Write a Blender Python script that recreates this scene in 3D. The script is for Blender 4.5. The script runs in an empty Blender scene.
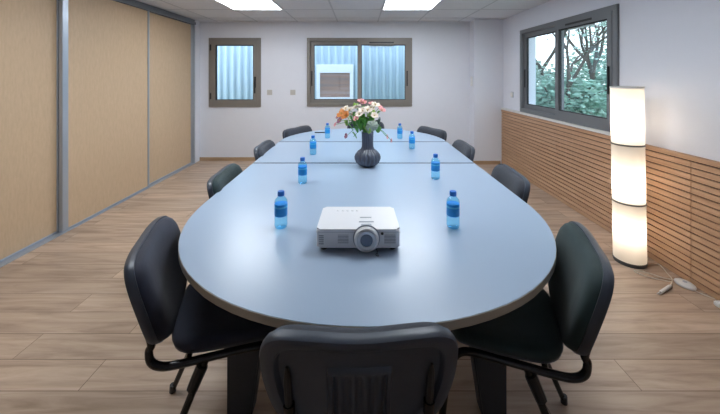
import bpy, bmesh, math, random
from mathutils import Vector, Matrix
random.seed(7)
C = bpy.context.scene
col = C.collection
PI = math.pi

# ------------------------------------------------------------------ materials
def nt(m):
    m.use_nodes = True
    return m.node_tree, m.node_tree.nodes, m.node_tree.links

def mat(name, c, rough=.5, metal=0, var=.06, scale=12, bump=0, bscale=60, spec=.5, coat=0, sheen=0, trans=0):
    m = bpy.data.materials.new(name)
    t, n, l = nt(m)
    b = n['Principled BSDF']
    b.inputs['Roughness'].default_value = rough
    b.inputs['Metallic'].default_value = metal
    b.inputs['Specular IOR Level'].default_value = spec
    b.inputs['Coat Weight'].default_value = coat
    b.inputs['Sheen Weight'].default_value = sheen
    b.inputs['Transmission Weight'].default_value = trans
    tc = n.new('ShaderNodeTexCoord')
    ns = n.new('ShaderNodeTexNoise'); ns.inputs['Scale'].default_value = scale; ns.inputs['Detail'].default_value = 4
    l.new(tc.outputs['Object'], ns.inputs['Vector'])
    mx = n.new('ShaderNodeMix'); mx.data_type = 'RGBA'
    mx.inputs[6].default_value = (*[max(0, x*(1-var)) for x in c], 1)
    mx.inputs[7].default_value = (*[min(1, x*(1+var)) for x in c], 1)
    l.new(ns.outputs['Fac'], mx.inputs[0]); l.new(mx.outputs[2], b.inputs['Base Color'])
    if bump:
        n2 = n.new('ShaderNodeTexNoise'); n2.inputs['Scale'].default_value = bscale
        l.new(tc.outputs['Object'], n2.inputs['Vector'])
        bp = n.new('ShaderNodeBump'); bp.inputs['Strength'].default_value = bump; bp.inputs['Distance'].default_value = .002
        l.new(n2.outputs['Fac'], bp.inputs['Height']); l.new(bp.outputs['Normal'], b.inputs['Normal'])
    return m

def emis(name, c, s):
    m = bpy.data.materials.new(name); t, n, l = nt(m)
    b = n['Principled BSDF']; b.inputs['Base Color'].default_value = (*c, 1)
    b.inputs['Emission Color'].default_value = (*c, 1); b.inputs['Emission Strength'].default_value = s
    return m

def glass_mat(name, tint=(1, 1, 1), refl=.08):
    m = bpy.data.materials.new(name); t, n, l = nt(m)
    n.remove(n['Principled BSDF']); out = [x for x in n if x.type == 'OUTPUT_MATERIAL'][0]
    tr = n.new('ShaderNodeBsdfTransparent'); tr.inputs[0].default_value = (*tint, 1)
    gl = n.new('ShaderNodeBsdfGlossy'); gl.inputs['Roughness'].default_value = .02
    lw = n.new('ShaderNodeLayerWeight'); pw = n.new('ShaderNodeMath'); pw.operation = 'POWER'; pw.inputs[1].default_value = 5
    fr = n.new('ShaderNodeMath'); fr.operation = 'MULTIPLY_ADD'; fr.inputs[1].default_value = .9; fr.inputs[2].default_value = .035
    l.new(lw.outputs['Facing'], pw.inputs[0]); l.new(pw.outputs[0], fr.inputs[0])
    mx = n.new('ShaderNodeMixShader')
    l.new(fr.outputs[0], mx.inputs[0]); l.new(tr.outputs[0], mx.inputs[1]); l.new(gl.outputs[0], mx.inputs[2])
    l.new(mx.outputs[0], out.inputs[0])
    return m

def wood_mat(name, c1, c2, c3, stretch, rough=.45, bump=.0, contrast=(.3, .7)):
    """long-grain wood: noise squeezed along one axis"""
    m = bpy.data.materials.new(name); t, n, l = nt(m); b = n['Principled BSDF']
    b.inputs['Roughness'].default_value = rough
    tc = n.new('ShaderNodeTexCoord'); mp = n.new('ShaderNodeMapping'); mp.inputs['Scale'].default_value = stretch
    l.new(tc.outputs['Object'], mp.inputs[0])
    ns = n.new('ShaderNodeTexNoise'); ns.inputs['Scale'].default_value = 1; ns.inputs['Detail'].default_value = 7
    ns.inputs['Roughness'].default_value = .62; ns.inputs['Distortion'].default_value = .3
    l.new(mp.outputs[0], ns.inputs['Vector'])
    r = n.new('ShaderNodeValToRGB'); e = r.color_ramp.elements
    e[0].position = contrast[0]; e[0].color = (*c1, 1); e[1].position = contrast[1]; e[1].color = (*c3, 1)
    k = e.new((contrast[0]+contrast[1])/2); k.color = (*c2, 1)
    l.new(ns.outputs['Fac'], r.inputs[0]); l.new(r.outputs[0], b.inputs['Base Color'])
    return m

def floor_mat():
    m = bpy.data.materials.new('oak_laminate'); t, n, l = nt(m); b = n['Principled BSDF']
    tc = n.new('ShaderNodeTexCoord')
    br = n.new('ShaderNodeTexBrick'); br.offset = .37; br.offset_frequency = 2
    br.inputs['Scale'].default_value = 1; br.inputs['Brick Width'].default_value = 1.25; br.inputs['Row Height'].default_value = .16
    br.inputs['Mortar Size'].default_value = .0016; br.inputs['Mortar Smooth'].default_value = .1; br.inputs['Bias'].default_value = 0
    br.inputs['Color1'].default_value = (0, 0, 0, 1); br.inputs['Color2'].default_value = (1, 1, 1, 1); br.inputs['Mortar'].default_value = (.5, .5, .5, 1)
    l.new(tc.outputs['Object'], br.inputs['Vector'])
    # per plank offset of the grain
    sep = n.new('ShaderNodeSeparateColor'); l.new(br.outputs['Color'], sep.inputs[0])
    cmb = n.new('ShaderNodeCombineXYZ'); mul = n.new('ShaderNodeMath'); mul.operation = 'MULTIPLY'; mul.inputs[1].default_value = 17
    l.new(sep.outputs[0], mul.inputs[0]); l.new(mul.outputs[0], cmb.inputs[0]); l.new(mul.outputs[0], cmb.inputs[2])
    add = n.new('ShaderNodeVectorMath'); add.operation = 'ADD'
    l.new(tc.outputs['Object'], add.inputs[0]); l.new(cmb.outputs[0], add.inputs[1])
    mp = n.new('ShaderNodeMapping'); mp.inputs['Scale'].default_value = (1.6, 16, 1); l.new(add.outputs[0], mp.inputs[0])
    ns = n.new('ShaderNodeTexNoise'); ns.inputs['Scale'].default_value = 1.3; ns.inputs['Detail'].default_value = 8; ns.inputs['Roughness'].default_value = .6; ns.inputs['Distortion'].default_value = .6
    l.new(mp.outputs[0], ns.inputs['Vector'])
    r = n.new('ShaderNodeValToRGB'); e = r.color_ramp.elements
    e[0].position = .3; e[0].color = (.32, .225, .16, 1); e[1].position = .72; e[1].color = (.585, .455, .35, 1)
    k = e.new(.5); k.color = (.47, .345, .255, 1)
    l.new(ns.outputs['Fac'], r.inputs[0])
    # plank to plank tone
    mr = n.new('ShaderNodeMapRange'); mr.inputs[3].default_value = .84; mr.inputs[4].default_value = 1.12; l.new(sep.outputs[0], mr.inputs[0])
    sc = n.new('ShaderNodeVectorMath'); sc.operation = 'SCALE'; l.new(r.outputs[0], sc.inputs[0]); l.new(mr.outputs[0], sc.inputs['Scale'])
    mo = n.new('ShaderNodeMix'); mo.data_type = 'RGBA'; mo.inputs[7].default_value = (.14, .09, .06, 1)
    l.new(br.outputs['Fac'], mo.inputs[0]); l.new(sc.outputs[0], mo.inputs[6]); l.new(mo.outputs[2], b.inputs['Base Color'])
    b.inputs['Roughness'].default_value = .38; b.inputs['Specular IOR Level'].default_value = .4
    return m

M = {}
M['wall'] = mat('wall_paint', (.72, .74, .81), .9, var=.015, bump=.25, bscale=90)
M['ceil'] = mat('ceiling_tile', (.66, .675, .72), .95, var=.03, scale=30, bump=.3, bscale=200)
M['tbar'] = mat('ceiling_grid_metal', (.46, .48, .53), .6)
M['floor'] = floor_mat()
M['closet'] = wood_mat('closet_board', (.54, .385, .245), (.60, .435, .28), (.65, .475, .315), (60, 60, 14), .55, contrast=(.2, .8))
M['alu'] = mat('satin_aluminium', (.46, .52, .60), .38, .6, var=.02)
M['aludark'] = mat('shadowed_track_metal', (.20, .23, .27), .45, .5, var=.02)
M['slat'] = wood_mat('slat_oak', (.40, .23, .135), (.49, .295, .18), (.57, .36, .235), (14, 2.0, 40), .5)
M['slatback'] = mat('felt_and_seam_shade', (.018, .013, .011), .95)  # slat backing felt; also paints the shade in the table seams
M['basebd'] = wood_mat('skirting_wood', (.33, .21, .12), (.42, .28, .17), (.5, .35, .22), (2, 2, 30), .5)
M['frame'] = mat('taupe_window_frame', (.215, .195, .175), .42, var=.02)
M['framegrey'] = mat('grey_window_frame', (.16, .17, .185), .4, var=.02)
M['blackp'] = mat('black_plastic', (.012, .012, .013), .4)
M['gasket'] = mat('rubber_gasket', (.02, .02, .022), .7)
M['glass'] = glass_mat('window_glass', (.93, .97, .98))
M['plate'] = mat('white_switch_plastic', (.72, .71, .70), .35, var=.01)
M['socket'] = mat('ivory_socket_plastic', (.50, .48, .46), .4, var=.02)
M['led'] = emis('led_panel_diffuser', (.90, .955, 1), 14)
M['whitemetal'] = mat('white_metal', (.8, .8, .8), .4, var=.01)
M['top'] = mat('table_laminate', (.35, .45, .585), .28, var=.02, scale=4, spec=.65, bump=.06, bscale=500)
M['edge'] = mat('table_edge_band', (.42, .38, .31), .5, var=.03)
M['leg'] = mat('table_leg_lacquer', (.045, .05, .06), .5, var=.05, bump=.15, bscale=400)
M['shell'] = mat('chair_shell_plastic', (.050, .062, .086), .36, var=.05, bump=.2, bscale=700)
M['tube'] = mat('black_chair_tube', (.012, .013, .015), .25, var=.05)
M['navy'] = mat('navy_fabric', (.017, .021, .042), .8, var=.25, scale=40, bump=.5, bscale=900, sheen=.12)
M['green'] = mat('dark_green_fabric', (.012, .032, .034), .8, var=.25, scale=40, bump=.5, bscale=900, sheen=.12)
M['char'] = mat('charcoal_fabric', (.028, .033, .047), .8, var=.25, scale=40, bump=.5, bscale=900, sheen=.12)
M['proj'] = mat('projector_white_plastic', (.80, .81, .84), .35, var=.01)
M['projgrey'] = mat('projector_grey_plastic', (.38, .42, .48), .4, var=.03)
M['vent'] = mat('projector_grille', (.30, .31, .34), .5)
M['lens'] = mat('lens_glass', (.16, .21, .30), .12, var=.02, coat=.6)
M['chrome'] = mat('lens_trim', (.62, .66, .72), .3, .3)
M['petblue'] = glass_mat('bottle_blue_plastic', (.60, .87, .98))
M['capblue'] = mat('bottle_cap_blue', (.01, .17, .66), .35, var=.02)
M['labelblue'] = mat('bottle_label_blue', (.01, .30, .80), .4, var=.1, scale=60)
M['labelwhite'] = mat('bottle_label_stripe', (.10, .55, .9), .4)
M['vase'] = mat('vase_glaze', (.085, .10, .14), .25, var=.15, scale=30, coat=.5)
M['leaf'] = mat('leaf_green', (.10, .33, .05), .5, var=.3, scale=25)
M['leaf2'] = mat('leaf_yellow_green', (.30, .50, .10), .5, var=.3, scale=25)
M['leafdk'] = mat('leaf_dark', (.012, .05, .03), .5, var=.3, scale=25)
M['leafsilver'] = mat('leaf_silver', (.36, .43, .36), .6, var=.35, scale=60)
M['petwhite'] = mat('petal_cream', (.80, .72, .62), .6, var=.12, scale=50)
M['petpink'] = mat('petal_pink', (.78, .36, .38), .6, var=.25, scale=50)
M['petorange'] = mat('petal_orange', (.80, .33, .10), .6, var=.25, scale=50)
M['petmauve'] = mat('petal_mauve', (.38, .16, .24), .6, var=.3, scale=50)
M['stamen'] = mat('stamen_rust', (.55, .38, .10), .7)
M['cord'] = mat('cream_cord', (.68, .64, .56), .5)
M['ring'] = mat('lamp_ring_grey', (.12, .12, .12), .6)
M['corr'] = mat('corrugated_sheet', (.48, .60, .68), .45, .1, var=.08, scale=3)
M['uwhite'] = mat('white_upvc', (.85, .87, .9), .4, var=.01)
M['brickout'] = wood_mat('brown_blind', (.22, .19, .19), (.36, .22, .17), (.42, .36, .36), (.3, .3, 6), .6)
M['bark'] = mat('bark', (.10, .085, .07), .9, var=.3)
M['foliage'] = mat('foliage', (.30, .47, .38), .7, var=.5, scale=2)
M['foliage2'] = mat('foliage_pale', (.45, .60, .52), .7, var=.5, scale=2)
M['ground'] = mat('outside_ground', (.16, .24, .13), .95, var=.3)

def shade_mat():
    m = bpy.data.materials.new('paper_lamp_shade'); t, n, l = nt(m)
    n.remove(n['Principled BSDF']); out = [x for x in n if x.type == 'OUTPUT_MATERIAL'][0]
    d = n.new('ShaderNodeBsdfDiffuse'); d.inputs[0].default_value = (.9, .87, .82, 1)
    tl = n.new('ShaderNodeBsdfTranslucent'); tl.inputs[0].default_value = (.95, .90, .82, 1)
    tc = n.new('ShaderNodeTexCoord'); ns = n.new('ShaderNodeTexNoise'); ns.inputs['Scale'].default_value = 40
    l.new(tc.outputs['Object'], ns.inputs['Vector'])
    mx = n.new('ShaderNodeMixShader'); mr = n.new('ShaderNodeMapRange'); mr.inputs[3].default_value = .45; mr.inputs[4].default_value = .6
    l.new(ns.outputs['Fac'], mr.inputs[0]); l.new(mr.outputs[0], mx.inputs[0])
    l.new(d.outputs[0], mx.inputs[1]); l.new(tl.outputs[0], mx.inputs[2]); l.new(mx.outputs[0], out.inputs[0])
    return m
M['shade'] = shade_mat()

# ------------------------------------------------------------------ mesh helpers
def link(name, bm, m, parent=None, smooth=True, ang=35, bevel=0):
    if bevel:
        bmesh.ops.bevel(bm, geom=list(bm.edges), offset=bevel, segments=2, affect='EDGES', clamp_overlap=True)
    bmesh.ops.recalc_face_normals(bm, faces=bm.faces)
    me = bpy.data.meshes.new(name); bm.to_mesh(me); bm.free()
    if smooth:
        for p in me.polygons: p.use_smooth = True
        me.set_sharp_from_angle(angle=math.radians(ang))
    o = bpy.data.objects.new(name, me); col.objects.link(o)
    for x in (m if isinstance(m, (list, tuple)) else [m]): me.materials.append(x)
    if parent: o.parent = parent
    return o

def box(bm, x0, x1, y0, y1, z0, z1):
    v = [bm.verts.new(p) for p in ((x0,y0,z0),(x1,y0,z0),(x1,y1,z0),(x0,y1,z0),(x0,y0,z1),(x1,y0,z1),(x1,y1,z1),(x0,y1,z1))]
    for f in ((3,2,1,0),(4,5,6,7),(0,1,5,4),(1,2,6,5),(2,3,7,6),(3,0,4,7)): bm.faces.new([v[i] for i in f])

def bxo(name, b, m, parent=None, bevel=0.0):
    bm = bmesh.new()
    bs = b if isinstance(b[0], (list, tuple)) else [b]
    for q in bs: box(bm, *q)
    return link(name, bm, m, parent, bevel=bevel, smooth=bevel > 0)

def spline(pts, n=8):
    pts = [Vector(p) for p in pts]
    P = [pts[0]*2-pts[1]] + pts + [pts[-1]*2-pts[-2]]
    out = []
    for i in range(1, len(P)-2):
        a, b, c, d = P[i-1:i+3]
        for k in range(n):
            t = k/n
            out.append(.5*((2*b)+(-a+c)*t+(2*a-5*b+4*c-d)*t*t+(-a+3*b-3*c+d)*t**3))
    out.append(pts[-1]); return out

def tube(bm, pts, r, seg=8, cap=True, flat=1):
    pts = [Vector(p) for p in pts]
    rs = r if isinstance(r, (list, tuple)) else [r]*len(pts)
    t0 = (pts[1]-pts[0]).normalized()
    up = Vector((0,0,1)) if abs(t0.z) < .9 else Vector((1,0,0))
    n = (up - t0*up.dot(t0)).normalized(); rings = []
    for i, p in enumerate(pts):
        t = (pts[min(i+1,len(pts)-1)]-pts[max(i-1,0)]).normalized()
        n = (n - t*n.dot(t)).normalized(); b = t.cross(n)
        rings.append([bm.verts.new(p+(n*math.cos(a)+b*math.sin(a)*flat)*rs[i]) for a in [2*PI*k/seg for k in range(seg)]])
    for A, B in zip(rings, rings[1:]):
        for k in range(seg): bm.faces.new((A[k], A[(k+1)%seg], B[(k+1)%seg], B[k]))
    if cap:
        bm.faces.new(rings[0][::-1]); bm.faces.new(rings[-1])

def lathe(bm, prof, c=(0,0,0), seg=24, flute=0, nfl=0, fz=None, axis='Z', ex=1):
    rings = []
    for r, z in prof:
        ring = []
        for k in range(seg):
            a = 2*PI*k/seg; rr = r
            if flute and fz and fz[0] < z < fz[1]:
                w = min(1, (z-fz[0])/.012, (fz[1]-z)/.012)
                rr = r*(1+flute*w*(abs(math.cos(nfl*a/2))-.6))
            p = (rr*math.cos(a)*ex, rr*math.sin(a), z)
            if axis == 'Y': p = (p[0], -p[2], p[1])
            ring.append(bm.verts.new((c[0]+p[0], c[1]+p[1], c[2]+p[2])))
        rings.append(ring)
    for A, B in zip(rings, rings[1:]):
        for k in range(seg): bm.faces.new((A[k], A[(k+1)%seg], B[(k+1)%seg], B[k]))
    if prof[0][0] > 1e-5: bm.faces.new(rings[0][::-1])
    if prof[-1][0] > 1e-5: bm.faces.new(rings[-1])
    bmesh.ops.remove_doubles(bm, verts=bm.verts, dist=1e-6)

def prism(bm, poly, z0, z1):
    a = [bm.verts.new((x, y, z0)) for x, y in poly]; b = [bm.verts.new((x, y, z1)) for x, y in poly]
    n = len(poly)
    for k in range(n): bm.faces.new((a[k], a[(k+1)%n], b[(k+1)%n], b[k]))
    bm.faces.new(a[::-1]); bm.faces.new(b)

def tag(o, label, cat, group=None, kind=None):
    o['label'] = label; o['category'] = cat
    if group: o['group'] = group
    if kind: o['kind'] = kind
    return o
def empty(name, loc=(0,0,0), rz=0):
    o = bpy.data.objects.new(name, None); o.empty_display_size = .1; col.objects.link(o)
    o.location = loc; o.rotation_euler = (0,0,rz); return o
def struct(o): o['kind'] = 'structure'; return o
def copy_tree(o, parent=None):
    c = o.copy(); col.objects.link(c)
    c.parent = parent
    for ch in list(o.children): copy_tree(ch, c)
    return c

# ------------------------------------------------------------------ camera
F = 325.0; HC = 1.40
cam = bpy.data.cameras.new('camera'); co = bpy.data.objects.new('camera', cam); col.objects.link(co)
co.location = (0, 0, HC); co.rotation_euler = (PI/2, 0, 0)
cam.sensor_width = 36; cam.lens = F/720*36; cam.shift_y = -132/720; cam.clip_start = .02
C.camera = co

# ------------------------------------------------------------------ room
XL, XR, YB, YF, H = -2.625, 2.25, 5.32, -1.6, 2.276
YP, XP = 5.10, 1.79          # pilaster
struct(bxo('floor', (XL-.7, XR+.1, YF-.1, YB+.1, -.1, 0), M['floor']))
struct(bxo('ceiling', (XL-.7, XR+.1, YF-.1, YB+.1, H, H+.08), M['ceil']))
def wall_x(name, y0, y1, x0, x1, z0, z1, holes):   # wall along X with holes (xa,xb,za,zb)
    bs = []; x = x0
    for (a, b, c, d) in sorted(holes):
        bs.append((x, a, y0, y1, z0, z1)); bs.append((a, b, y0, y1, z0, c)); bs.append((a, b, y0, y1, d, z1)); x = b
    bs.append((x, x1, y0, y1, z0, z1))
    return struct(bxo(name, bs, M['wall']))
W1 = (-2.47, -1.62, .876, 2.006); W2 = (-.867, .851, .885, 2.006); W3 = (2.82, 4.54, .89, 2.02)
wall_x('wall_back', YB, YB+.2, XL-.7, XR+.2, 0, H, [W1, W2])
bs = [(XR, XR+.2, YF, W3[0], 0, H), (XR, XR+.2, W3[1], YB, 0, H), (XR, XR+.2, W3[0], W3[1], 0, W3[2]), (XR, XR+.2, W3[0], W3[1], W3[3], H)]
struct(bxo('wall_right', bs, M['wall']))
struct(bxo('wall_front', (XL-.7, XR+.2, YF-.1, YF, 0, H), M['wall']))
struct(bxo('wall_left', (XL-.7, XL-.6, YF, YB, 0, H), M['wall']))
struct(bxo('wall_pilaster', (XP, XR, YP, YB, 0, H), M['wall'], bevel=.004))
struct(bxo('wall_closet_end', (XL-.6, XL+.005, 5.17, YB, 0, H), M['wall']))
struct(bxo('baseboard_back', [(XL+.005, XP, YB-.012, YB, 0, .055), (XP-.012, XP, YP-.012, YB-.012, 0, .055), (XP, XR-.05, YP-.012, YP, 0, .055)], M['basebd'], bevel=.002))
# ceiling grid: 0.66 m modules with inset T bars
GX = [-1.68+.657*k for k in range(-2, 6)]
GY = [4.33-.66*k for k in range(-1, 9)]
gb = bmesh.new()
for x in GX: box(gb, x-.010, x+.010, YF, YB, H-.003, H)
for y in GY:
    if y < YB: box(gb, XL, XR, y-.010, y+.010, H-.0035, H)
struct(link('trim_1', gb, M['tbar'], smooth=False))

# LED panels set in the grid
n = 0
for yy in (4.33, 2.35):
    for i, xx in enumerate((-1.68, .291)):
        t = empty('ceiling_light', (xx+.3285, yy-.33, H-.004))
        s = .31
        bxo('light_frame', [(-s-.012, s+.012, -s-.012, -s, -.006, .003), (-s-.012, s+.012, s, s+.012, -.006, .003), (-s-.012, -s, -s, s, -.006, .003), (s, s+.012, -s, s, -.006, .003)], M['whitemetal'], t)
        bxo('diffuser', (-s, s, -s, s, -.004, .002), M['led'], t)
        side = 'left' if i == 0 else 'right'
        where = {4.33: 'in the row nearest the back wall', 2.35: 'in the nearer row over the table'}[yy]
        tag(t, 'white LED ceiling panel %s, %s one' % (where, side), 'ceiling light', 'LED panels in the tiled ceiling')

# ------------------------------------------------------------------ closet (sliding doors)
cl = empty('sliding_closet', (XL, 1.7, 0))
tag(cl, 'wall-long closet with beige wood-grain sliding doors in grey aluminium frames', 'closet')
def cy(y): return y-1.7
ZT = 2.20
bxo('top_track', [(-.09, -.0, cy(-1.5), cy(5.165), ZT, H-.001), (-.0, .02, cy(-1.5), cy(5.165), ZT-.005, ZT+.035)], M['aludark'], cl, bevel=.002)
bxo('floor_track', (-.085, .012, cy(-1.5), cy(5.165), 0, .007), M['alu'], cl)
bxo('end_jamb', (-.085, .004, 5.15-1.7, 5.168-1.7, .007, ZT), M['alu'], cl)
edges = [(-1.5, -.60, -.05), (-.62, .56, -.01), (.54, 1.72, -.05), (1.70, 2.89, -.05), (2.868, 4.055, -.008), (4.02, 5.15, -.040)]
for i, (a, b, dx) in enumerate(edges):
    d = bxo('door_panel', (dx-.016, dx-.004, cy(a)+.02, cy(b)-.02, .02, ZT-.005), M['closet'], cl)
    w = .060 if i == 4 else .034
    def stile(ya, yb): return (dx-.026, dx+.008, ya, yb, .009, ZT-.002)
    o = bxo('stile', [stile(cy(a), cy(a)+w), stile(cy(b)-.022, cy(b)), (dx-.02, dx, cy(a)+w, cy(b)-.022, .009, .022)], M['alu'], cl, bevel=.003)

# ------------------------------------------------------------------ windows
def window_generic(name, w, h, place, kind, m):
    """local: X along the width, Z up from the bottom, -Y into the room, origin bottom left at wall face"""
    r = empty(name); struct(r); r.location, r.rotation_euler = place[0], (0, 0, place[1])
    fo = .055
    dp0, dp1 = -.02, .07
    bxo('window_frame', [(0, w, dp0, dp1, 0, fo), (0, w, dp0, dp1, h-fo, h), (0, fo, dp0, dp1, fo, h-fo), (w-fo, w, dp0, dp1, fo, h-fo)], m, r, bevel=.004)
    def sash(x0, x1, y0, y1, s=.06, st=None):
        z0, z1 = fo-.004, h-fo+.004; st = st or s
        a = bxo('sash', [(x0, x1, y0, y1, z0, z0+s), (x0, x1, y0, y1, z1-s, z1), (x0, x0+s, y0, y1, z0+s, z1-s), (x1-st, x1, y0, y1, z0+s, z1-s)], m, r, bevel=.003)
        g = .008
        bxo('gasket', [(x0+s, x1-st, y0+.006, y1-.006, z0+s, z0+s+g), (x0+s, x1-st, y0+.006, y1-.006, z1-s-g*1.6, z1-s), (x0+s, x0+s+g, y0+.006, y1-.006, z0+s, z1-s), (x1-st-g, x1-st, y0+.006, y1-.006, z0+s, z1-s)], M['gasket'], a)
        ym = (y0+y1)/2
        bxo('pane', (x0+s, x1-st, ym-.003, ym+.003, z0+s, z1-s), M['glass'], a)
        return a
    if kind == 'casement':
        s = sash(fo-.004, w-fo+.004, -.032, .03, .065)
        hb = bmesh.new(); box(hb, w-fo-.045, w-fo-.015, -.044, -.031, h*.28, h*.44); box(hb, w-fo-.042, w-fo-.020, -.062, -.050, h*.20, h*.38); box(hb, w-fo-.040, w-fo-.022, -.052, -.042, h*.35, h*.38)
        link('window_handle', hb, M['blackp'], s, bevel=.003)
        for z in (h*.16, h*.86):
            bxo('hinge', (fo-.03, fo-.012, -.034, -.018, z-.05, z+.05), M['blackp'], r, bevel=.003)
    else:
        mid = w/2
        a = sash(fo-.004, mid+.02, .018, .052, .06, .045)
        b = sash(mid-.03, w-fo+.004, -.026, .014, .06)
        bxo('pull_handle', [(fo+.012, fo+.032, .008, .020, h*.30, h*.52)], M['blackp'], a, bevel=.003)
        bxo('pull_handle', [(w-fo-.040, w-fo-.02, -.038, -.024, h*.30, h*.52)], M['blackp'], b, bevel=.003)
        bxo('trickle_vent', (mid+.16, mid+.56, -.030, -.024, h-fo-.034, h-fo-.012), M['blackp'], b, bevel=.002)
        bxo('vent_cover', (mid+.16, mid+.56, .0, .012, h-fo-.085, h-fo-.058), M['whitemetal'], b, bevel=.002)
    return r
window_generic('window_1', W1[1]-W1[0], W1[3]-W1[2], ((W1[0], YB, W1[2]), 0), 'casement', M['frame'])
window_generic('window_2', W2[1]-W2[0], W2[3]-W2[2], ((W2[0], YB, W2[2]), 0), 'slide', M['frame'])
w3 = window_generic('window_3', W3[1]-W3[0], W3[3]-W3[2], ((XR, W3[1], W3[2]), -PI/2), 'slide', M['framegrey'])
bxo('cap_reflection_strip', (-.55, W3[1]-W3[0]+.03, -.042, -.0005, -.028, -.001), M['plate'], w3, bevel=.002)  # pale strip stands in for window light reflected on the cap rail

# ------------------------------------------------------------------ slat panelling
PX = XR; PT = .858
pn = empty('slat_panelling', (PX, 1.8, 0))
tag(pn, 'oak slatted panelling along the lower right wall under the window', 'wall panelling')
y0, y1 = YF+.01-1.8, YP-.014-1.8
bxo('backing_board', (-.018, -.001, y0, y1, 0.001, PT-.03), M['slatback'], pn)
sb = bmesh.new()
joints = [y0, -1.0, .375, 1.85, y1]
for k in range(19):
    z = .004+k*.0433
    for a, b in zip(joints, joints[1:]):
        box(sb, -.036, -.018, a+.0012, b-.0012, z, z+.0350)
link('slats', sb, M['slat'], pn, bevel=.0015)
bxo('cap_rail', (-.042, -.001, y0, y1, PT-.030, PT), M['slat'], pn, bevel=.002)

# ------------------------------------------------------------------ sockets and switches
def socket(x, label):
    t = empty('wall_socket', (x, YB, 1.115))
    bxo('cover_plate', (-.042, .042, -.009, -.0005, -.042, .042), M['socket'], t, bevel=.003)
    bm = bmesh.new(); lathe(bm, [(.026, 0), (.026, .002), (.022, .002), (.020, .0008), (0, .0008)], (0, -.009, 0), 20, axis='Y')
    link('socket_well', bm, M['socket'], t)
    tag(t, label, 'socket', 'sockets on the back wall')
socket((269.7-360)*YB/F, 'white wall socket on the back wall, the one nearer the small window')
socket((292.9-360)*YB/F, 'white wall socket on the back wall, the one nearer the large window')
t = empty('light_switch', (XP-.0005, 5.2, 1.30))
bxo('cover_plate', (-.010, 0, -.04, .04, -.075, .075), M['plate'], t, bevel=.003)
bxo('rocker', (-.014, -.010, -.022, .022, -.05, .05), M['whitemetal'], t, bevel=.002)
tag(t, 'tall white light switch on the side of the corner pillar', 'switch')
t = empty('thermostat', (XR-.0005, 4.80, 1.11))
bm = bmesh.new(); lathe(bm, [(.0, .018), (.03, .018), (.036, .012), (.038, 0)], (0, 0, 0), 24)
for v in bm.verts: v.co = Vector((-v.co.z, v.co.y, v.co.x))
link('dial_cover', bm, M['plate'], t)
bxo('mounting_plate', (-.004, 0, -.042, .042, -.042, .042), M['projgrey'], t, bevel=.001)
tag(t, 'small round white wall control on the right wall beside the window', 'wall control')

# ------------------------------------------------------------------ tables
AX, R_, D0, S1, S2, YE = .028, .830, 1.685, 2.44, 3.216, 4.015
TZ, TT = .74, .026
def arc(cy_, ry, sgn, n=40):
    pts = []
    for k in range(n+1):
        a = PI*k/n; e = 2/2.14
        c, s = math.cos(a), math.sin(a)
        pts.append((AX+sgn*R_*math.copysign(abs(c)**e, c), cy_+sgn*ry*abs(s)**e))
    return pts
def table(name, poly, label, legs, base, beams, joint=None):
    t = empty(name, (AX, base, 0)); P = [(x-AX, y-base) for x, y in poly]
    bm = bmesh.new(); prism(bm, P, TZ-TT+.001, TZ)
    bmesh.ops.bevel(bm, geom=[e for e in bm.edges if abs(e.verts[0].co.z-TZ) < 1e-5 and abs(e.verts[1].co.z-TZ) < 1e-5], offset=.0012, segments=1, affect='EDGES')
    link('tabletop', bm, M['top'], t, ang=30)
    bm = bmesh.new(); n = len(P); cx = sum(p[0] for p in P)/n; cy_ = sum(p[1] for p in P)/n
    out = [(x+(.0018 if x > cx else -.0018)*min(1, abs(x-cx)/.5), y+(.0018 if y > cy_ else -.0018)*(1 if abs(y-cy_) > .2 else 0)) for x, y in P]
    rings = []
    for q, z in ((P, TZ-.0015), (out, TZ-.0018), (out, TZ-TT), (P, TZ-TT)): rings.append([bm.verts.new((x, y, z)) for x, y in q])
    for A, B in zip(rings, rings[1:]):
        for k in range(n): bm.faces.new((A[k], A[(k+1)%n], B[(k+1)%n], B[k]))
    link('edge_banding', bm, M['edge'], t, ang=30)
    for sx, ly in legs:
        bm = bmesh.new(); yb = ly-base; xo = .572
        pr = [(xo, 0), (xo, TZ-TT-.03), (xo-.20, TZ-TT-.03), (xo-.10, 0)]
        v0 = [bm.verts.new((sx*x, yb-.035, z)) for x, z in pr]; v1 = [bm.verts.new((sx*x, yb+.035, z)) for x, z in pr]
        for k in range(4): bm.faces.new((v0[k], v0[(k+1)%4], v1[(k+1)%4], v1[k]))
        bm.faces.new(v0); bm.faces.new(v1)
        link('leg', bm, M['leg'], t, bevel=.006)
    if joint: bxo('seam_shade_strip', [(-R_+.002, R_-.002, joint-base-.0078, joint-base+.0078, TZ-TT, TZ-.016), (-R_+.002, R_-.002, joint-base+.0058, joint-base+.0078, TZ-.016, TZ-.0004)], M['slatback'], t)  # black strip and liner, added to paint the shade in the section gap
    for b in beams:
        bxo('support_beam', b, M['leg'], t, bevel=.002)
    tag(t, label, 'table', 'sections of the long meeting table')
    return t
near = arc(D0, D0-.853, -1) + [(AX+R_, S1-.010), (AX-R_, S1-.010)]
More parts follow.
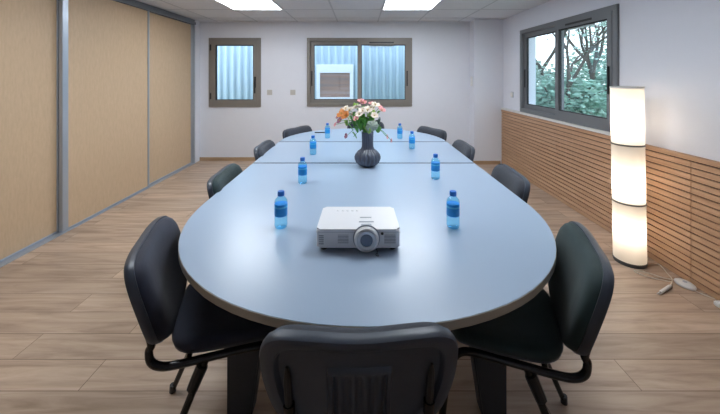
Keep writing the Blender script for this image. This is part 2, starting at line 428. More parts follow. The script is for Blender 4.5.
# arc with sgn -1 starts at the left side and runs to the right
near = near
mid = [(AX-R_, S1+.010), (AX+R_, S1+.010), (AX+R_, S2-.010), (AX-R_, S2-.010)]
far = [(x, y) for x, y in arc(S2+.010, YE-S2, 1)]
zb0, zb1 = TZ-TT-.0305, TZ-TT+.0005
table('meeting_table', near, 'rounded front section of the pale blue-grey meeting table under the projector', [(-1, 1.36), (1, 1.36), (-1, 2.30), (1, 2.30)], 1.7,
      [(-.57, .57, -.375, -.305, zb0, zb1), (-.57, .57, .565, .635, zb0, zb1), (-.03, .03, -.305, .565, zb0, zb1)], S1)
table('meeting_table', mid, 'straight middle section of the pale blue-grey meeting table behind the vase', [(-1, 2.60), (1, 2.60), (-1, 3.06), (1, 3.06)], 2.83,
      [(-.57, .57, -.265, -.195, zb0, zb1), (-.57, .57, .195, .265, zb0, zb1), (-.03, .03, -.195, .195, zb0, zb1)], S2)
table('meeting_table', far, 'half-round far end section of the pale blue-grey meeting table nearest the back wall', [(-1, 3.36), (1, 3.36)], 3.5,
      [(-.57, .57, -.175, -.105, zb0, zb1), (-.03, .03, -.105, .35, zb0, zb1)])

# ------------------------------------------------------------------ chair
def rounded(poly, rad, n=6):
    out = []; N = len(poly)
    for i in range(N):
        p = Vector(poly[i]); a = (Vector(poly[i-1])-p); b = (Vector(poly[(i+1)%N])-p)
        r = rad[i] if isinstance(rad, (list, tuple)) else rad
        la, lb = min(r, a.length*.49), min(r, b.length*.49)
        A, B = p+a.normalized()*la, p+b.normalized()*lb
        for k in range(n+1):
            t = k/n; out.append(tuple((1-t)**2*A+2*t*(1-t)*p+t*t*B))
    return out
def resample(poly, N):
    pts = [Vector(p) for p in poly]; L = [0]
    for i in range(len(pts)): L.append(L[-1]+(pts[(i+1)%len(pts)]-pts[i]).length)
    out = []; j = 0
    for k in range(N):
        s = L[-1]*k/N
        while L[j+1] < s: j += 1
        u = (s-L[j])/max(1e-9, L[j+1]-L[j]); out.append(pts[j].lerp(pts[(j+1)%len(pts)], u))
    return out
BACK = rounded([(-.237, .30), (-.12, .307), (0, .300), (.12, .307), (.237, .30), (.244, .16), (.205, .03), (.09, -.035), (-.09, -.035), (-.205, .03), (-.244, .16)],
               [.075, .05, .05, .05, .075, .1, .05, .1, .1, .05, .1])
def bmap(s, t, n_):   # n_>0 toward sitter
    c = .030*abs(s/.24)**2.0
    lean = .072*(t/.3)+.03*max(0, t-.15)**1*1.2
    x = s*(1-.0*n_); y = -.205-lean+c*.9+n_; z = .50+t*.977
    return Vector((x-(s/.24)*n_*.35, y, z))
def disc(bm, outline, prof, mp, N=72, ctr=(0, .14), flip=False):
    """prof: list of (scale, offset) from outside in; last closes with a fan"""
    O = resample(outline, N); c = Vector(ctr); rings = []
    for sc, off in prof:
        ring = []
        for p in O:
            q = c+(p-c)*sc if sc <= 1 else p
            ring.append(bm.verts.new(mp(q.x, q.y, off)))
        rings.append(ring)
    for A, B in zip(rings, rings[1:]):
        for k in range(N): bm.faces.new((A[k], A[(k+1)%N], B[(k+1)%N], B[k]))
    v = bm.verts.new(mp(c.x, c.y, prof[-1][1]))
    for k in range(N): bm.faces.new((rings[-1][k], rings[-1][(k+1)%N], v))
    return rings

def make_chair():
    r = empty('stacking_chair')
    # plastic back shell: rim, step to the recessed field
    bm = bmesh.new()
    A = disc(bm, BACK, [(1, .012), (1.0, .002), (.992, -.008), (.97, -.015), (.92, -.018), (.90, -.0185), (.835, -.0185), (.83, -.018), (.82, -.007), (.81, -.004), (.79, -.004), (.6, -.005), (.35, -.006), (.15, -.006)], bmap)
    B = disc(bm, BACK, [(.985, .012), (.6, .008), (.3, .006)], bmap)
    for k in range(72): bm.faces.new((A[0][k], A[0][(k+1)%72], B[0][(k+1)%72], B[0][k]))
    sh = link('back_shell', bm, M['shell'], r, ang=32)
    # raised centre panel with four ribs on the rear
    bm = bmesh.new(); nx, nz = 80, 20; g = []
    for i in range(nx+1):
        row = []
        for j in range(nz+1):
            s = -.078+.156*i/nx; t = .0+.215*j/nz
            e = min(1, min(i, nx-i)/1.5, min(j, nz-j)/1.0)
            off = -.001-.013*e
            u = abs(s)/.078
            if .03 < t < .19 and u < .8:
                off += .010*(.5+.5*math.cos(2*PI*(s+.0)/.031))
            row.append(bm.verts.new(bmap(s, t, off)))
        g.append(row)
    for i in range(nx):
        for j in range(nz): bm.faces.new((g[i][j], g[i+1][j], g[i+1][j+1], g[i][j+1]))
    link('ribbed_panel', bm, M['shell'], sh, ang=60)
    for sx in (-1, 1):      # dark slots that hold the tubes
        bm = bmesh.new()
        pts = [bmap(sx*.172, .01+.018*k, -.0125+.002*(k/11)) for k in range(12)]
        tube(bm, pts, [.010]*9+[.009, .007, .003], 8)
        link('tube_socket', bm, M['blackp'], sh)
    # upholstered back pad
    bm = bmesh.new()
    disc(bm, BACK, [(.975, .010), (.978, .020), (.965, .031), (.93, .040), (.85, .046), (.65, .049), (.45, .046), (.3, .043), (.12, .042)], bmap)
    link('back_pad', bm, M['navy'], r, ang=60)
    # seat
    SEAT = rounded([(-.185, -.165), (.185, -.165), (.215, .0), (.217, .205), (-.217, .205), (-.220, .0)], [.10, .10, .1, .09, .09, .1])
    def smap(x, y, n_): return Vector((x, y, .468+n_*.9+.030*(abs(x)/.23)**2*.5-.018*max(0, (y-.1)/.1)**2+.012*max(0, (-y-.1)/.1)))
    bm = bmesh.new()
    disc(bm, SEAT, [(.97, -.004), (.995, .008), (.99, .022), (.955, .034), (.88, .040), (.6, .036), (.3, .032), (.1, .031)], smap, 60, (0, 0))
    link('seat', bm, M['navy'], r, ang=60)
    bm = bmesh.new()
    A = disc(bm, SEAT, [(.975, 0), (.97, -.010), (.93, -.018), (.7, -.022), (.2, -.022)], smap, 60, (0, 0))
    link('seat_underpan', bm, M['shell'], r, ang=60)
    for sx in (-1, 1):
        top = bmap(sx*.172, .09, -.012)
        pts = [top, bmap(sx*.172, .02, -.012), (sx*.176, -.215, .498), (sx*.182, -.208, .467), (sx*.187, -.180, .448), (sx*.190, -.13, .442), (sx*.190, 0, .440), (sx*.190, .10, .438), (sx*.192, .165, .425), (sx*.206, .198, .382), (sx*.209, .212, .32), (sx*.222, .245, .012)]
        bm = bmesh.new(); tube(bm, spline(pts, 5), .0145, 12, flat=.85); link('frame_tube', bm, M['tube'], r)
        bm = bmesh.new(); tube(bm, [(sx*.192, -.045, .436), (sx*.195, -.058, .405), (sx*.226, -.225, .012)], [.0125, .0125, .0105], 10)
        link('leg', bm, M['tube'], r)
        bm = bmesh.new(); tube(bm, [(sx*.1935, -.055, .42), (sx*.2005, -.085, .355)], [.020, .018], 10); link('stacking_bumper', bm, M['blackp'], r)
        for (fx, fy) in ((.2225, .2455), (.2265, -.2275)):
            bm = bmesh.new(); tube(bm, [(sx*fx, fy, 0), (sx*fx, fy, .03)], [.014, .0125], 10); link('foot_cap', bm, M['blackp'], r)
    bm = bmesh.new(); tube(bm, [(-.19, .02, .438), (.19, .02, .438)], .010, 8); tube(bm, [(-.19, -.10, .438), (.19, -.10, .438)], .010, 8)
    link('cross_bar', bm, M['tube'], r)
    return r
proto = make_chair()
used = False
def place_chair(x, y, face_deg, fab, label):
    """x,y of the chair's back top centre; face_deg: heading of the sitter, 0=+X, 90=+Y"""
    global used
    c = proto if not used else copy_tree(proto); used = True
    a = math.radians(face_deg)
    c.location = (x+.28*math.cos(a), y+.28*math.sin(a), 0); c.rotation_euler = (0, 0, a-PI/2)
    for ch in c.children:
        if ch.name.split('.')[0] in ('back_pad', 'seat'):
            ch.material_slots[0].link = 'OBJECT'; ch.material_slots[0].material = M[fab]
    tag(c, label, 'chair', 'stacking chairs around the meeting table')
    return c
place_chair(.000, .753, 91.5, 'char', 'dark stacking chair nearest the camera, seen from behind with ribbed back shell')
place_chair(-.807, 1.208, 18.5, 'navy', 'dark navy upholstered chair at the front left curve of the table')
place_chair(.838, 1.159, 158.5, 'green', 'dark green upholstered chair at the front right curve of the table')
place_chair(-.88, 2.04, 3, 'green', 'dark green chair on the left side level with the second bottle row')
place_chair(.975, 2.03, 176, 'char', 'dark charcoal chair on the right side level with the second bottle row')
place_chair(-.87, 2.85, 0, 'char', 'dark grey chair on the left side near the middle table section')
place_chair(.945, 2.86, 180, 'char', 'dark grey chair on the right side near the middle table section')
place_chair(-.745, 3.75, -30, 'char', 'dark grey chair at the far left curve of the table by the back wall')
place_chair(.84, 3.70, 208, 'char', 'dark grey chair at the far right curve of the table by the back wall')
place_chair(.075, 4.24, 270, 'char', 'dark chair at the far end of the table mostly hidden behind the flowers')

# ------------------------------------------------------------------ bottles
def make_bottle():
    r = empty('water_bottle')
    bm = bmesh.new()
    prof = [(.0, .005), (.012, .003), (.022, 0), (.0262, .004), (.0278, .012), (.0278, .02), (.0265, .024), (.0278, .028), (.0272, .036), (.0278, .044), (.0270, .052), (.0270, .104), (.0280, .109), (.0270, .116), (.0225, .124), (.0160, .131), (.0125, .135), (.0125, .1415), (.0, .1415)]
    lathe(bm, prof, seg=24); link('bottle_body', bm, M['petblue'], r, ang=50)
    bm = bmesh.new(); lathe(bm, [(.0272, .053), (.0278, .054), (.0278, .103), (.0272, .104)], seg=24); link('bottle_label', bm, M['labelblue'], r)
    bm = bmesh.new(); lathe(bm, [(.0279, .088), (.0282, .0885), (.0282, .094), (.0279, .0945)], seg=24); link('label_stripe', bm, M['labelwhite'], r.children[-1] if False else r)
    bm = bmesh.new(); lathe(bm, [(.0, .157), (.0125, .157), (.0145, .1545), (.0148, .139), (.0138, .137), (.0, .137)], seg=24); link('cap', bm, M['capblue'], r)
    return r
bt = make_bottle()
spots = [(-.343, 1.411, 'blue water bottle left of the projector, nearest of the left row'), (.404, 1.411, 'blue water bottle right of the projector, nearest of the right row'),
         (-.351, 1.986, 'blue water bottle second from the camera in the left row'), (.481, 2.07, 'blue water bottle second from the camera in the right row'),
         (-.39, 2.70, 'blue water bottle third from the camera in the left row'), (.465, 2.907, 'blue water bottle third from the camera in the right row'),
         (-.34, 3.40, 'blue water bottle at the far end of the left row'), (.414, 3.378, 'blue water bottle at the far end of the right row')]
for i, (x, y, lb) in enumerate(spots):
    b = bt if i == 0 else copy_tree(bt)
    b.location = (x, y, TZ); b.rotation_euler = (0, 0, i*.9); tag(b, lb, 'bottle', 'water bottles on the meeting table')

# pen
t = empty('pen', (-.45, 3.70, TZ+.0062), .05)
bm = bmesh.new(); tube(bm, [(-.065, 0, 0), (.05, 0, 0)], .006, 8); link('barrel', bm, M['blackp'], t)
bm = bmesh.new(); tube(bm, [(.05, 0, 0), (.066, 0, 0)], [.0055, .0015], 8); link('tip', bm, M['chrome'], t)
tag(t, 'dark pen lying on the far end of the table by the left bottle', 'pen')

# ------------------------------------------------------------------ projector
pj = empty('projector', (-.007, 1.32, TZ))
tag(pj, 'white video projector with round lens on the front of the meeting table', 'projector')
bm = bmesh.new()
hw, hd, zb, zt = .157, .104, .013, .083
poly = rounded([(-hw, -hd), (hw, -hd), (hw-.004, hd), (-hw+.004, hd)], .014, 5)
prism(bm, poly, zb, zt)
bmesh.ops.bevel(bm, geom=[e for e in bm.edges if abs(e.verts[0].co.z-e.verts[1].co.z) < 1e-5], offset=.006, segments=3, affect='EDGES')
link('body', bm, M['proj'], pj)
bxo('body_seam', (-hw-.0004, hw+.0004, -hd-.0004, hd-.02, .071, .0722), M['projgrey'], pj)
LX = .031; LZ = .050
bm = bmesh.new(); lathe(bm, [(.043, -.01), (.046, .004), (.0455, .015), (.042, .020), (.038, .021), (.036, .016)], (LX, -hd, LZ), 40, axis='Y'); hs = link('lens_housing', bm, M['proj'], pj)
bm = bmesh.new(); lathe(bm, [(.050, -.002), (.0505, .003), (.0465, .0032), (.0465, -.002)], (LX, -hd, LZ), 40, axis='Y')
link('lens_surround', bm, M['projgrey'], pj)
bm = bmesh.new(); lathe(bm, [(.0365, .010), (.0365, .022), (.033, .024), (.024, .0215), (.0235, .017)], (LX, -hd, LZ), 40, axis='Y'); link('focus_ring', bm, M['chrome'], hs)
bm = bmesh.new(); lathe(bm, [(.0235, .012), (.023, .018), (.015, .0215), (.006, .0228), (0, .023)], (LX, -hd, LZ), 32, axis='Y'); link('lens', bm, M['lens'], hs)
bxo('focus_tab', (LX-.02, LX+.02, -hd+.02, -hd+.04, zt-.001, zt+.003), M['projgrey'], pj, bevel=.002)
bxo('zoom_slot', (LX-.028, LX+.03, -hd+.058, -hd+.066, zt-.001, zt+.0012), M['projgrey'], pj, bevel=.0005)
bxo('zoom_slot', (LX-.024, LX+.022, -hd+.098, -hd+.103, zt-.001, zt+.0012), M['projgrey'], pj, bevel=.0005)
for a, b in ((-.076, -.036), (.098, .140)):
    v = bxo('vent_grille', (a, b, -hd-.0008, -hd+.002, .030, .062), M['vent'], pj)
    bm = bmesh.new()
    for k in range(6): box(bm, a, b, -hd-.0022, -hd-.0004, .0315+k*.0054, .0336+k*.0054)
    link('louvres', bm, M['proj'], v, smooth=False)
v = bxo('vent_grille', (-.148, -.128, -hd-.0008, -hd+.002, .024, .064), M['proj'], pj)
bm = bmesh.new()
for k in range(5): box(bm, -.147, -.129, -hd-.0016, -hd-.0004, .027+k*.0075, .031+k*.0075)
link('louvres', bm, M['vent'], v, smooth=False)
bm = bmesh.new(); lathe(bm, [(.0052, 0), (.0052, .002), (.003, .0035), (0, .004)], (.090, -hd, .067), 14, axis='Y'); link('infrared_sensor', bm, M['blackp'], pj)
for fx, fy in ((-.13, -.08), (.13, -.08), (0, .085)):
    bm = bmesh.new(); lathe(bm, [(.011, 0), (.012, .004), (.009, .0145)], (fx, fy, 0), 14); link('foot', bm, M['blackp'], pj)
for k in range(5):
    bm = bmesh.new(); lathe(bm, [(.0055, -.001), (.0055, .0014), (.004, .0022), (0, .0024)], (-.085+.020*k, .062, zt), 12); link('button', bm, M['proj'], pj)
bm = bmesh.new(); tube(bm, spline([(LX+.038, -hd-.004, .012), (LX+.040, -hd-.012, .004), (LX+.034, -hd-.026, .0018), (LX+.043, -hd-.034, .0018), (LX+.040, -hd-.016, .0022)], 6), .0012, 6)
link('cap_cord', bm, M['blackp'], pj)

# ------------------------------------------------------------------ vase and flowers
VX, VY = .055, 2.36
vs = empty('vase', (VX, VY, TZ)); tag(vs, 'dark grey fluted round vase with narrow neck holding flowers on the table', 'vase')
prof = [(.0, .004), (.036, .0), (.050, .004), (.066, .014), (.080, .030), (.0885, .050), (.0895, .068), (.083, .088), (.070, .105), (.054, .118), (.044, .128), (.0395, .142), (.0385, .17), (.0395, .205), (.042, .235), (.044, .247), (.041, .248), (.037, .235), (.034, .19), (.034, .14), (.030, .12), (0, .12)]
bm = bmesh.new(); lathe(bm, prof, seg=132, flute=.17, nfl=18, fz=(.004, .24)); link('vase_body', bm, M['vase'], vs, ang=60)

def crop2w(cx, cy_, dy=0.0):
    d = VY+dy
    return Vector(((cx/4.867+325-360)/F*d, d, HC-(cy_/4.867+90-75)/F*d))
def petal(bm, origin, R3, L, W, curl, n=6):
    g = []
    for i in range(n+1):
        u = i/n; w = W*math.sin(PI*min(1, u*.88+.10))**.75*(1 if u < 1 else .2)
        y = L*u*math.cos(curl*u); z = L*(.55*u+.2*math.sin(curl*u)) - curl*L*.5*u*u
        g.append([bm.verts.new(origin+R3@Vector((s*w, y, z+.10*W*abs(s)*2))) for s in (-1, -.5, 0, .5, 1)])
    for A, B in zip(g, g[1:]):
        for k in range(4): bm.faces.new((A[k], A[k+1], B[k+1], B[k]))
def solid(o, th=.0012):
    md = o.modifiers.new('thickness', 'SOLIDIFY'); md.thickness = th; return o
mouth = Vector((VX, VY, TZ+.245))
def stem_pts(p, tip):
    a = random.uniform(0, 2*PI); rr = random.uniform(.004, .022)
    m0 = Vector((VX+rr*math.cos(a), VY+rr*math.sin(a), TZ+.17)); m1 = Vector((VX+rr*1.1*math.cos(a), VY+rr*1.1*math.sin(a), TZ+.245))
    m1 += (Vector((tip.x, tip.y, m1.z))-m1).normalized()*.008 if (Vector((tip.x, tip.y, m1.z))-m1).length > .01 else Vector()
    mid_ = m1.lerp(tip, .5)+Vector((0, 0, .22*(tip-m1).length*(.8 if tip.z > m1.z else 1.3)))
    return spline([m0, m1, mid_, tip], 6)
def flower(cx, cy_, dy, size, mt, label, ppl=6, leaves=1, stamen=True, nb=1):
    tip = crop2w(cx, cy_, dy); size *= 1.55
    r = empty('cut_flower', tuple(mouth)); o0 = mouth
    sp = stem_pts(mouth, tip)
    bm = bmesh.new(); tube(bm, [p-o0 for p in sp], .0018, 6); link('stem', bm, M['leaf'], r)
    ax = (tip-(mouth+Vector((0, 0, -.02)))).normalized()+Vector((0, -.55, .25)); ax.normalize()
    for bn in range(nb):
        off = Vector((0, 0, 0)) if bn == 0 else Vector((random.uniform(-1, 1), random.uniform(-.6, .6), random.uniform(-.8, .5)))*size*.8
        bm = bmesh.new(); q = ax.to_track_quat('Z', 'Y').to_matrix()
        q = q@Matrix.Rotation(random.uniform(0, PI), 3, 'Z')
        for k in range(ppl):
            Rk = q@Matrix.Rotation(2*PI*k/ppl+random.uniform(-.15, .15), 3, 'Z')
            petal(bm, tip+off-o0-ax*size*.2, Rk, size*random.uniform(.85, 1.1)*(1 if k % 2 else .9), size*.46, .8+.4*(k % 2))
        solid(link('blossom', bm, M[mt], r, ang=80))
        if stamen:
            bm = bmesh.new()
            for k in range(5):
                a = 2*PI*k/5; e = q@Vector((math.cos(a)*.3, math.sin(a)*.3, .8))
                b0 = tip+off-o0-ax*size*.2; tube(bm, [b0, b0+e*size*.5], [.0006, .0013], 5)
            link('stamens', bm, M['stamen'], r)
    for k in range(leaves):
        i = random.randint(8, len(sp)-3); p = sp[i]-o0
        q = Matrix.Rotation(random.uniform(0, 2*PI), 3, 'Z')@Matrix.Rotation(random.uniform(-.4, .5), 3, 'X')
        bm = bmesh.new(); petal(bm, p, q, random.uniform(.045, .065), .009, .8); solid(link('leaf', bm, M['leaf' if random.random() < .7 else 'leaf2'], r, ang=80))
    tag(r, label, 'flower', 'cut flowers in the vase')
def leafsprig(cx, cy_, dy, L, W, mt, label, n_=1):
    tip = crop2w(cx, cy_, dy); W *= 1.5; L *= 1.1; r = empty('leaf_sprig', tuple(mouth)); o0 = mouth
    sp = stem_pts(mouth, tip); bm = bmesh.new(); tube(bm, [p-o0 for p in sp], .0016, 6); link('stem', bm, M['leaf'], r)
    out = (tip-mouth); out.z *= .5; out = (out+Vector((0, -.03, 0))).normalized()
    for k in range(n_):
        i = len(sp)-1-3*k; p = sp[max(7, i)]-o0
        rot = out.to_track_quat('Y', 'Z').to_matrix()@Matrix.Rotation((k % 3-1)*.8, 3, 'Z')@Matrix.Rotation(random.uniform(.3, .8), 3, 'X')
        bm = bmesh.new(); petal(bm, p-(rot@Vector((0, L*.3, 0)) if k == 0 else Vector()), rot, L, W, 1.0); solid(link('leaf', bm, M[mt], r, ang=80))
    tag(r, label, 'leaf sprig', 'green leaf sprigs among the cut flowers')
flower(188, 62, .00, .026, 'petpink', 'pink blossom at the very top of the bouquet', nb=2)
flower(245, 72, -.02, .032, 'petwhite', 'cream white blossom at the upper right of the bouquet', nb=2)
flower(278, 97, -.01, .028, 'petpink', 'pink blossom at the far right of the bouquet')
flower(160, 82, .03, .030, 'petwhite', 'cream blossom just left of the topmost pink bloom', nb=2)
flower(166, 117, -.06, .032, 'petwhite', 'cream blossom at the front centre left of the bouquet')
flower(207, 98, -.05, .034, 'petwhite', 'large cream blossom in the middle of the bouquet', nb=2)
flower(240, 124, -.07, .030, 'petwhite', 'cream blossom above the silvery round leaf')
flower(118, 98, .01, .028, 'petwhite', 'cream blossom above the orange blooms on the left', nb=2)
flower(100, 125, -.05, .034, 'petorange', 'large orange blossom on the left of the bouquet', nb=2)
flower(84, 98, .02, .022, 'petorange', 'small orange blossom at the upper left of the bouquet')
flower(72, 148, -.03, .026, 'petmauve', 'dusky mauve blossom at the left edge of the bouquet')
flower(50, 168, -.02, .016, 'petpink', 'small pink bud at the lower left tip of the bouquet', stamen=False)
flower(104, 224, -.04, .018, 'petmauve', 'small mauve bud hanging at the lower left of the bouquet', stamen=False)
flower(225, 66, .04, .026, 'petpink', 'pink and cream blossom behind the top right bloom')
flower(150, 140, -.08, .022, 'petpink', 'small pink blossom low at the front of the bouquet')
flower(302, 228, .02, .017, 'petpink', 'small pink blossom drooping at the right of the vase', leaves=0, stamen=False)
flower(322, 246, .01, .015, 'petpink', 'lowest pink blossom drooping at the right of the vase', leaves=0, stamen=False)
leafsprig(150, 165, -.09, .070, .015, 'leaf', 'fresh green leaf at the centre front of the bouquet', 4)
leafsprig(118, 188, -.07, .075, .014, 'leaf', 'fresh green leaves spreading to the lower left', 4)
leafsprig(205, 205, -.09, .06, .018, 'leaf2', 'yellow green leaves hanging over the vase rim', 3)
leafsprig(138, 228, -.06, .075, .014, 'leaf', 'long green leaf drooping left of the vase neck', 3)
leafsprig(185, 168, -.10, .07, .015, 'leaf', 'green leaf right of centre in the bouquet', 4)
leafsprig(98, 165, .02, .06, .013, 'leaf2', 'yellow green leaves behind the mauve bloom', 3)
leafsprig(140, 78, .06, .06, .016, 'leaf2', 'yellow green leaves at the upper left of the bouquet', 4)
leafsprig(265, 168, .02, .085, .020, 'leafdk', 'dark green leaf at the right edge of the bouquet', 2)
leafsprig(262, 200, -.02, .065, .016, 'leaf', 'green leaf at the lower right of the bouquet', 3)
leafsprig(200, 90, .03, .07, .016, 'leaf2', 'yellow green leaves between the top blooms', 4)
leafsprig(228, 150, -.01, .07, .017, 'leaf', 'green leaves behind the silvery leaf', 4)
leafsprig(175, 140, -.05, .07, .018, 'leaf', 'green leaves between the lower cream blooms', 5)
leafsprig(120, 145, -.02, .07, .016, 'leaf', 'green leaves under the orange blooms', 5)
leafsprig(160, 195, -.08, .07, .016, 'leaf', 'dark green leaves over the left of the vase rim', 5)
leafsprig(245, 105, .03, .06, .016, 'leaf2', 'yellow green leaves beside the right pink bloom', 4)
flower(135, 118, .03, .024, 'petwhite', 'small cream blossom between the orange and front cream blooms')
flower(62, 130, .03, .020, 'petmauve', 'mauve blossom behind the large orange bloom')
flower(265, 82, .03, .022, 'petpink', 'pale pink blossom above the far right bloom')
# silvery round leaf
r = empty('silver_leaf', tuple(mouth)); tip = crop2w(228, 176, -.10)
sp = stem_pts(mouth, tip); bm = bmesh.new(); tube(bm, [p-mouth for p in sp], .0018, 6); link('stem', bm, M['leaf'], r)
bm = bmesh.new(); cv = bm.verts.new(tip-mouth+Vector((0, -.006, 0))); rg = []
for q_, rr in enumerate((.4, .75, 1.0)):
    rg.append([bm.verts.new(tip-mouth+Vector((math.cos(a)*.046*rr*(1+.05*math.cos(9*a)), .010*rr*rr+.004*math.cos(9*a)*rr, math.sin(a)*.038*rr*(1+.05*math.cos(9*a))+.2*math.cos(a)*.02*rr))) for a in [2*PI*k/54 for k in range(54)]])
for k in range(54):
    bm.faces.new((cv, rg[0][k], rg[0][(k+1) % 54]))
    for A, B in zip(rg, rg[1:]): bm.faces.new((A[k], A[(k+1) % 54], B[(k+1) % 54], B[k]))
solid(link('leaf', bm, M['leafsilver'], r, ang=80)); tag(r, 'broad silvery grey-green leaf at the lower right front of the bouquet', 'leaf')

# ------------------------------------------------------------------ floor lamp
LXW, LYW = 2.025, 2.44
lp = empty('floor_lamp', (LXW, LYW, 0)); tag(lp, 'tall white cylindrical paper floor lamp glowing beside the slatted wall', 'floor lamp')
LR, LH = .100, 1.308
bm = bmesh.new(); lathe(bm, [(0, 0), (.098, 0), (.100, .004), (.100, .012), (.02, .014), (0, .014)], seg=40); link('lamp_base', bm, M['ring'], lp)
bm = bmesh.new(); lathe(bm, [(.006, .012), (.006, LH-.02)], seg=10); link('pole', bm, M['whitemetal'], lp)
zs = [.022, .455, .885, LH]
for a, b in zip(zs, zs[1:]):
    bm = bmesh.new(); N = 48; A = []
    for z in (a, a+.004, (a+b)/2, b-.004, b):
        A.append([bm.verts.new((LR*math.cos(2*PI*k/N), LR*math.sin(2*PI*k/N), z)) for k in range(N)])
    for P_, Q_ in zip(A, A[1:]):
        for k in range(N): bm.faces.new((P_[k], P_[(k+1)%N], Q_[(k+1)%N], Q_[k]))
    link('lamp_shade', bm, M['shade'], lp)
for z in zs:
    bm = bmesh.new(); lathe(bm, [(LR-.003, z-.006), (LR+.003, z-.006), (LR+.003, z+.006), (LR-.003, z+.006), (LR-.003, z-.006)], seg=48)
    link('shade_ring', bm, M['ring'] if z < LH-.1 else M['plate'], lp)
    bm = bmesh.new()
    for k in range(3): tube(bm, [(0, 0, z), (LR*math.cos(k*2.094), LR*math.sin(k*2.094), z)], .0015, 5)
    link('ring_spoke', bm, M['ring'], lp)
lp.rotation_euler = (0, math.radians(-1.0), 0)
def point(name, loc, w, c, rad):
    l = bpy.data.lights.new(name, 'POINT'); l.energy = w; l.color = c; l.shadow_soft_size = rad
    o = bpy.data.objects.new(name, l); col.objects.link(o); o.location = loc; o.parent = lp; return o
for z, w in ((1.06, 2.0), (.60, 2.0), (.26, 1.2)):
    bm = bmesh.new(); lathe(bm, [(0, z+.028), (.018, z+.022), (.026, z+.006), (.024, z-.012), (.013, z-.032), (.013, z-.05), (0, z-.05)], (.035, 0, 0), 16)
    link('bulb', bm, emis('bulb_glow', (1, .86, .7), 5), lp)
    point('bulb_light', (-.03, 0, z), w, (1, .88, .74), .03)

# cord, switch and plug
def fl(px, py, z=0.004):
    d = (HC-z)*F/(py-75); return Vector(((px-360)/F*d, d, z))
pts = [fl(641, 266.0, .010), fl(650, 265, .004), fl(658, 264, .004), fl(663, 268), fl(667, 273), fl(672, 279), fl(671, 284, .0035), fl(669, 287, .006)]
bm = bmesh.new(); tube(bm, spline(pts, 8), .0028, 6)
pts = [fl(668, 287.5, .008), fl(672, 282.5, .009), fl(667, 281), fl(655, 278.5), fl(642, 275), fl(634, 271), fl(640, 271.2, .004), fl(652, 274, .004), fl(662, 277.5, .0095), fl(672, 279.4, .012), fl(678, 280.5, .01)]
tube(bm, spline(pts, 8), .0028, 6)
pts = [fl(692, 289, .010), fl(700, 293), fl(710, 297.0), fl(719, 300), fl(727, 303.5)]
tube(bm, spline(pts, 8), .0028, 6)
t = link('lamp_cord', bm, M['cord']); tag(t, 'thin cream electric cord looping over the floor beside the floor lamp', 'cord')
c = fl(685, 285.5, 0); t = empty('foot_switch', (c.x-.0, c.y, 0), math.radians(-80))
bm = bmesh.new(); lathe(bm, [(0, 0), (.040, 0), (.045, .006), (.043, .016), (.034, .023), (0, .025)], seg=32, ex=1.3); link('switch_body', bm, M['plate'], t)
bm = bmesh.new(); lathe(bm, [(.013, .021), (.012, .0265), (0, .0275)], seg=20); link('push_button', bm, M['projgrey'], t)
tag(t, 'white oval foot switch on the lamp cord against the slatted wall', 'foot switch')
a, b = fl(671, 285.5, .011), fl(660.5, 292.5, .011)
t = empty('inline_connector', (a.x, a.y, 0)); q = b-a
bm = bmesh.new(); dirn = Vector((q.x, q.y, 0)); tube(bm, [Vector((0, 0, .011)), Vector((0, 0, .011))+dirn*.15, Vector((0, 0, .011))+dirn*.9, Vector((0, 0, .011))+dirn], [.006, .0105, .0105, .008], 10); link('connector_body', bm, M['plate'], t)
bm = bmesh.new(); side = Vector((-q.y, q.x, 0)).normalized()*.005
for s in (-1, 1): tube(bm, [Vector((0, 0, .011))+dirn+side*s, Vector((0, 0, .011))+dirn*1.22+side*s], .002, 6)
link('plug_pin', bm, M['chrome'], t)
tag(t, 'small cream plug lying on the floor beside the foot switch', 'plug')
c = fl(719.5, 307, 0); t = empty('floor_plug', (c.x, c.y, 0))
bxo('plug_body', (-.02, .05, -.022, .022, 0, .03), M['plate'], t, bevel=.008)
bm = bmesh.new(); tube(bm, [(.045, -.008, .015), (.065, -.008, .015)], .002, 6); tube(bm, [(.045, .008, .015), (.065, .008, .015)], .002, 6); link('plug_pin', bm, M['chrome'], t)
tag(t, 'white plug on the floor at the right edge of the view', 'plug')

# ------------------------------------------------------------------ outside
struct(bxo('ground', (-14, 40, YB+.25, 40, -.5, -.4), M['ground']))
bxo_g = struct(bxo('ground_side', (XR+.25, 40, -10, YB+.25, -.5, -.4), M['ground']))
YC = 7.4
bd = empty('metal_clad_building', (0, YC, -.4)); tag(bd, 'pale blue corrugated metal building close outside the back windows', 'building')
bm = bmesh.new(); x = -9.0; v0 = None; zt_ = 3.6; pat = [(0, 0), (.045, 0), (.055, -.055), (.105, -.055), (.115, 0)]
first = True
P_ = []
while x < 3.98:
    for dx, dy in pat: P_.append((x+dx, dy))
    x += .155
for (x1_, ya), (x2_, yb_) in zip(P_, P_[1:]):
    f = [bm.verts.new(q) for q in ((x1_, ya, 0), (x2_, yb_, 0), (x2_, yb_, 4), (x1_, ya, 4))]; bm.faces.new(f)
bmesh.ops.remove_doubles(bm, verts=bm.verts, dist=1e-5)
o = link('cladding', bm, M['corr'], bd, ang=20); solid(o, .004)
bxo('building_core', (-9, 4.0, .05, 3.0, 0, 4), M['corr'], bd)
def ow(px, py): return (px-360)/F*YC, HC-(py-75)/F*YC+.4
ax_, az = ow(317, 64.5); bx_, bz = ow(353.5, 99.5); ix0, iz0 = ow(320.5, 73); ix1, iz1 = ow(350, 97)
wf = bxo('window_surround', [(ax_, bx_, -.13, .0, iz0, az), (ax_, bx_, -.13, .0, bz, iz1), (ax_, ix0, -.13, 0, iz1, iz0), (ix1, bx_, -.13, 0, iz1, iz0)], M['uwhite'], bd, bevel=.006)
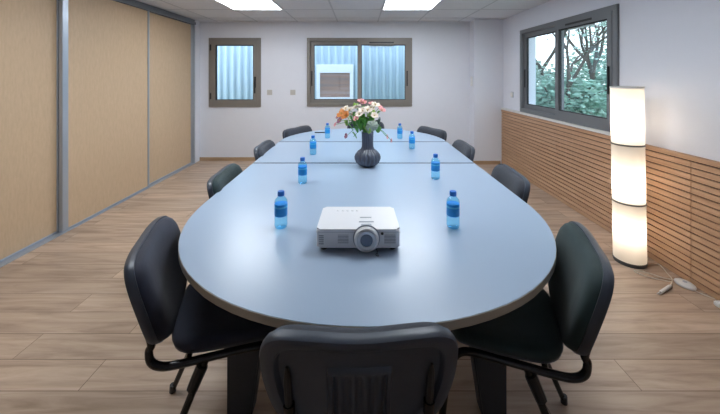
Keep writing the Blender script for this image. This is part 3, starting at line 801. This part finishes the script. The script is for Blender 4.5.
bxo('blind', (ix0, ix1, -.085, -.07, iz1, iz0), M['brickout'], wf)
bxo('window_bar', [(ix0+(ix1-ix0)*.62, ix0+(ix1-ix0)*.65, -.10, -.085, iz1+.25, iz0)], M['brickout'], wf)

def tree(x, y, h, rnd, label, leafy, lm, name='bare_tree', cr=.9):
    random.seed(rnd)
    r = empty(name, (x, y, -.4)); bm = bmesh.new(); tips = []
    def grow(p, d, L, rad, lv):
        q = p+d*L; m_ = p.lerp(q, .5)+Vector((random.uniform(-1, 1), random.uniform(-1, 1), 0))*L*.06
        tube(bm, [p, m_, q], [rad, rad*.85, rad*.68], 5, cap=False); tips.append(q)
        if lv <= 0: return
        for k in range(random.choice((2, 3, 3))):
            e = (d+Vector((random.uniform(-1, 1), random.uniform(-1, 1), random.uniform(-.3, .6)))*.75).normalized()
            grow(q, e, L*random.uniform(.6, .8), rad*.62, lv-1)
    grow(Vector((0, 0, 0)), Vector((random.uniform(-.1, .1), random.uniform(-.1, .1), 1)).normalized(), h*.28, h*.014, 5)
    tk = link('trunk', bm, M['bark'], r, ang=80)
    bm = bmesh.new()
    for k in range(leafy):
        p = random.choice(tips)+Vector([random.gauss(0, .22*cr) for _ in range(3)])
        q = Matrix.Rotation(random.uniform(0, 6.28), 3, 'Z')@Matrix.Rotation(random.uniform(0, 6.28), 3, 'X'); s = random.uniform(.03, .07)
        v = [bm.verts.new(p+q@Vector(c_)*s) for c_ in ((-1, 0, 0), (0, -.55, .15), (1.2, 0, 0), (0, .55, .15))]; bm.faces.new(v)
    link('leaves', bm, lm, r, smooth=False); tag(r, label, 'tree', 'trees outside the right window')
def bush(x, y, w, h, rnd, label, lm):
    random.seed(rnd)
    r = empty('shrub', (x, y, -.4)); bm = bmesh.new()
    for k in range(7): tube(bm, spline([(0, 0, 0), (random.uniform(-.3, .3)*w, random.uniform(-.3, .3)*w, h*.4), (random.uniform(-.8, .8)*w, random.uniform(-.8, .8)*w, h*.85)], 3), .02, 5)
    link('stem', bm, M['bark'], r)
    bm = bmesh.new()
    for k in range(5200):
        u = Vector([random.gauss(0, 1) for _ in range(3)]).normalized()*random.uniform(.55, 1)*(1+.15*math.sin(5*k))
        p = Vector((u.x*w, u.y*w, h*.52+u.z*h*.5))
        q = Matrix.Rotation(random.uniform(0, 6.28), 3, 'Z')@Matrix.Rotation(random.uniform(0, 6.28), 3, 'X'); s = random.uniform(.04, .09)
        v = [bm.verts.new(p+q@Vector(c_)*s) for c_ in ((-1, 0, 0), (0, -.55, .15), (1.2, 0, 0), (0, .55, .15))]; bm.faces.new(v)
    link('leaves', bm, lm, r, smooth=False); tag(r, label, 'shrub', 'shrubs outside the right window')
tree(5.4, 8.3, 5.2, 3, 'thin bare tree outside the right window, the nearest one', 700, M['foliage2'])
tree(6.6, 9.2, 6.0, 5, 'branching tree outside the right window, behind the nearest one', 2500, M['foliage'])
tree(8.6, 11.6, 7.5, 8, 'tall tree far outside the right window, at its right', 9000, M['foliage2'])
tree(6.4, 11.4, 7.0, 11, 'tall tree far outside the right window, at its left', 7000, M['foliage2'])
bush(5.6, 8.9, 1.1, 1.75, 1, 'teal green shrub low outside the right window, the nearest one', M['foliage'])
bush(8.6, 10.0, 1.5, 2.3, 2, 'teal green shrub outside the right window, at the right', M['foliage'])
bush(6.2, 11.8, 1.3, 2.2, 3, 'pale green shrub outside the right window, at the left', M['foliage2'])
bush(9.6, 12.5, 1.9, 3.0, 4, 'large shrub far outside the right window', M['foliage'])

# ------------------------------------------------------------------ world
w = bpy.data.worlds.new('world'); C.world = w; w.use_nodes = True
n, l = w.node_tree.nodes, w.node_tree.links
bg = n['Background']
tc = n.new('ShaderNodeTexCoord'); sp_ = n.new('ShaderNodeSeparateXYZ'); l.new(tc.outputs['Generated'], sp_.inputs[0])
rp = n.new('ShaderNodeValToRGB'); l.new(sp_.outputs[2], rp.inputs[0])
rp.color_ramp.elements[0].color = (.86, .93, 1.0, 1); rp.color_ramp.elements[1].color = (.55, .74, 1.0, 1)
l.new(rp.outputs[0], bg.inputs[0]); bg.inputs[1].default_value = 2.4

C.view_settings.view_transform = 'Standard'; C.view_settings.look = 'None'; C.view_settings.gamma = 1
C.view_settings.use_curve_mapping = False
C.view_settings.exposure = .42
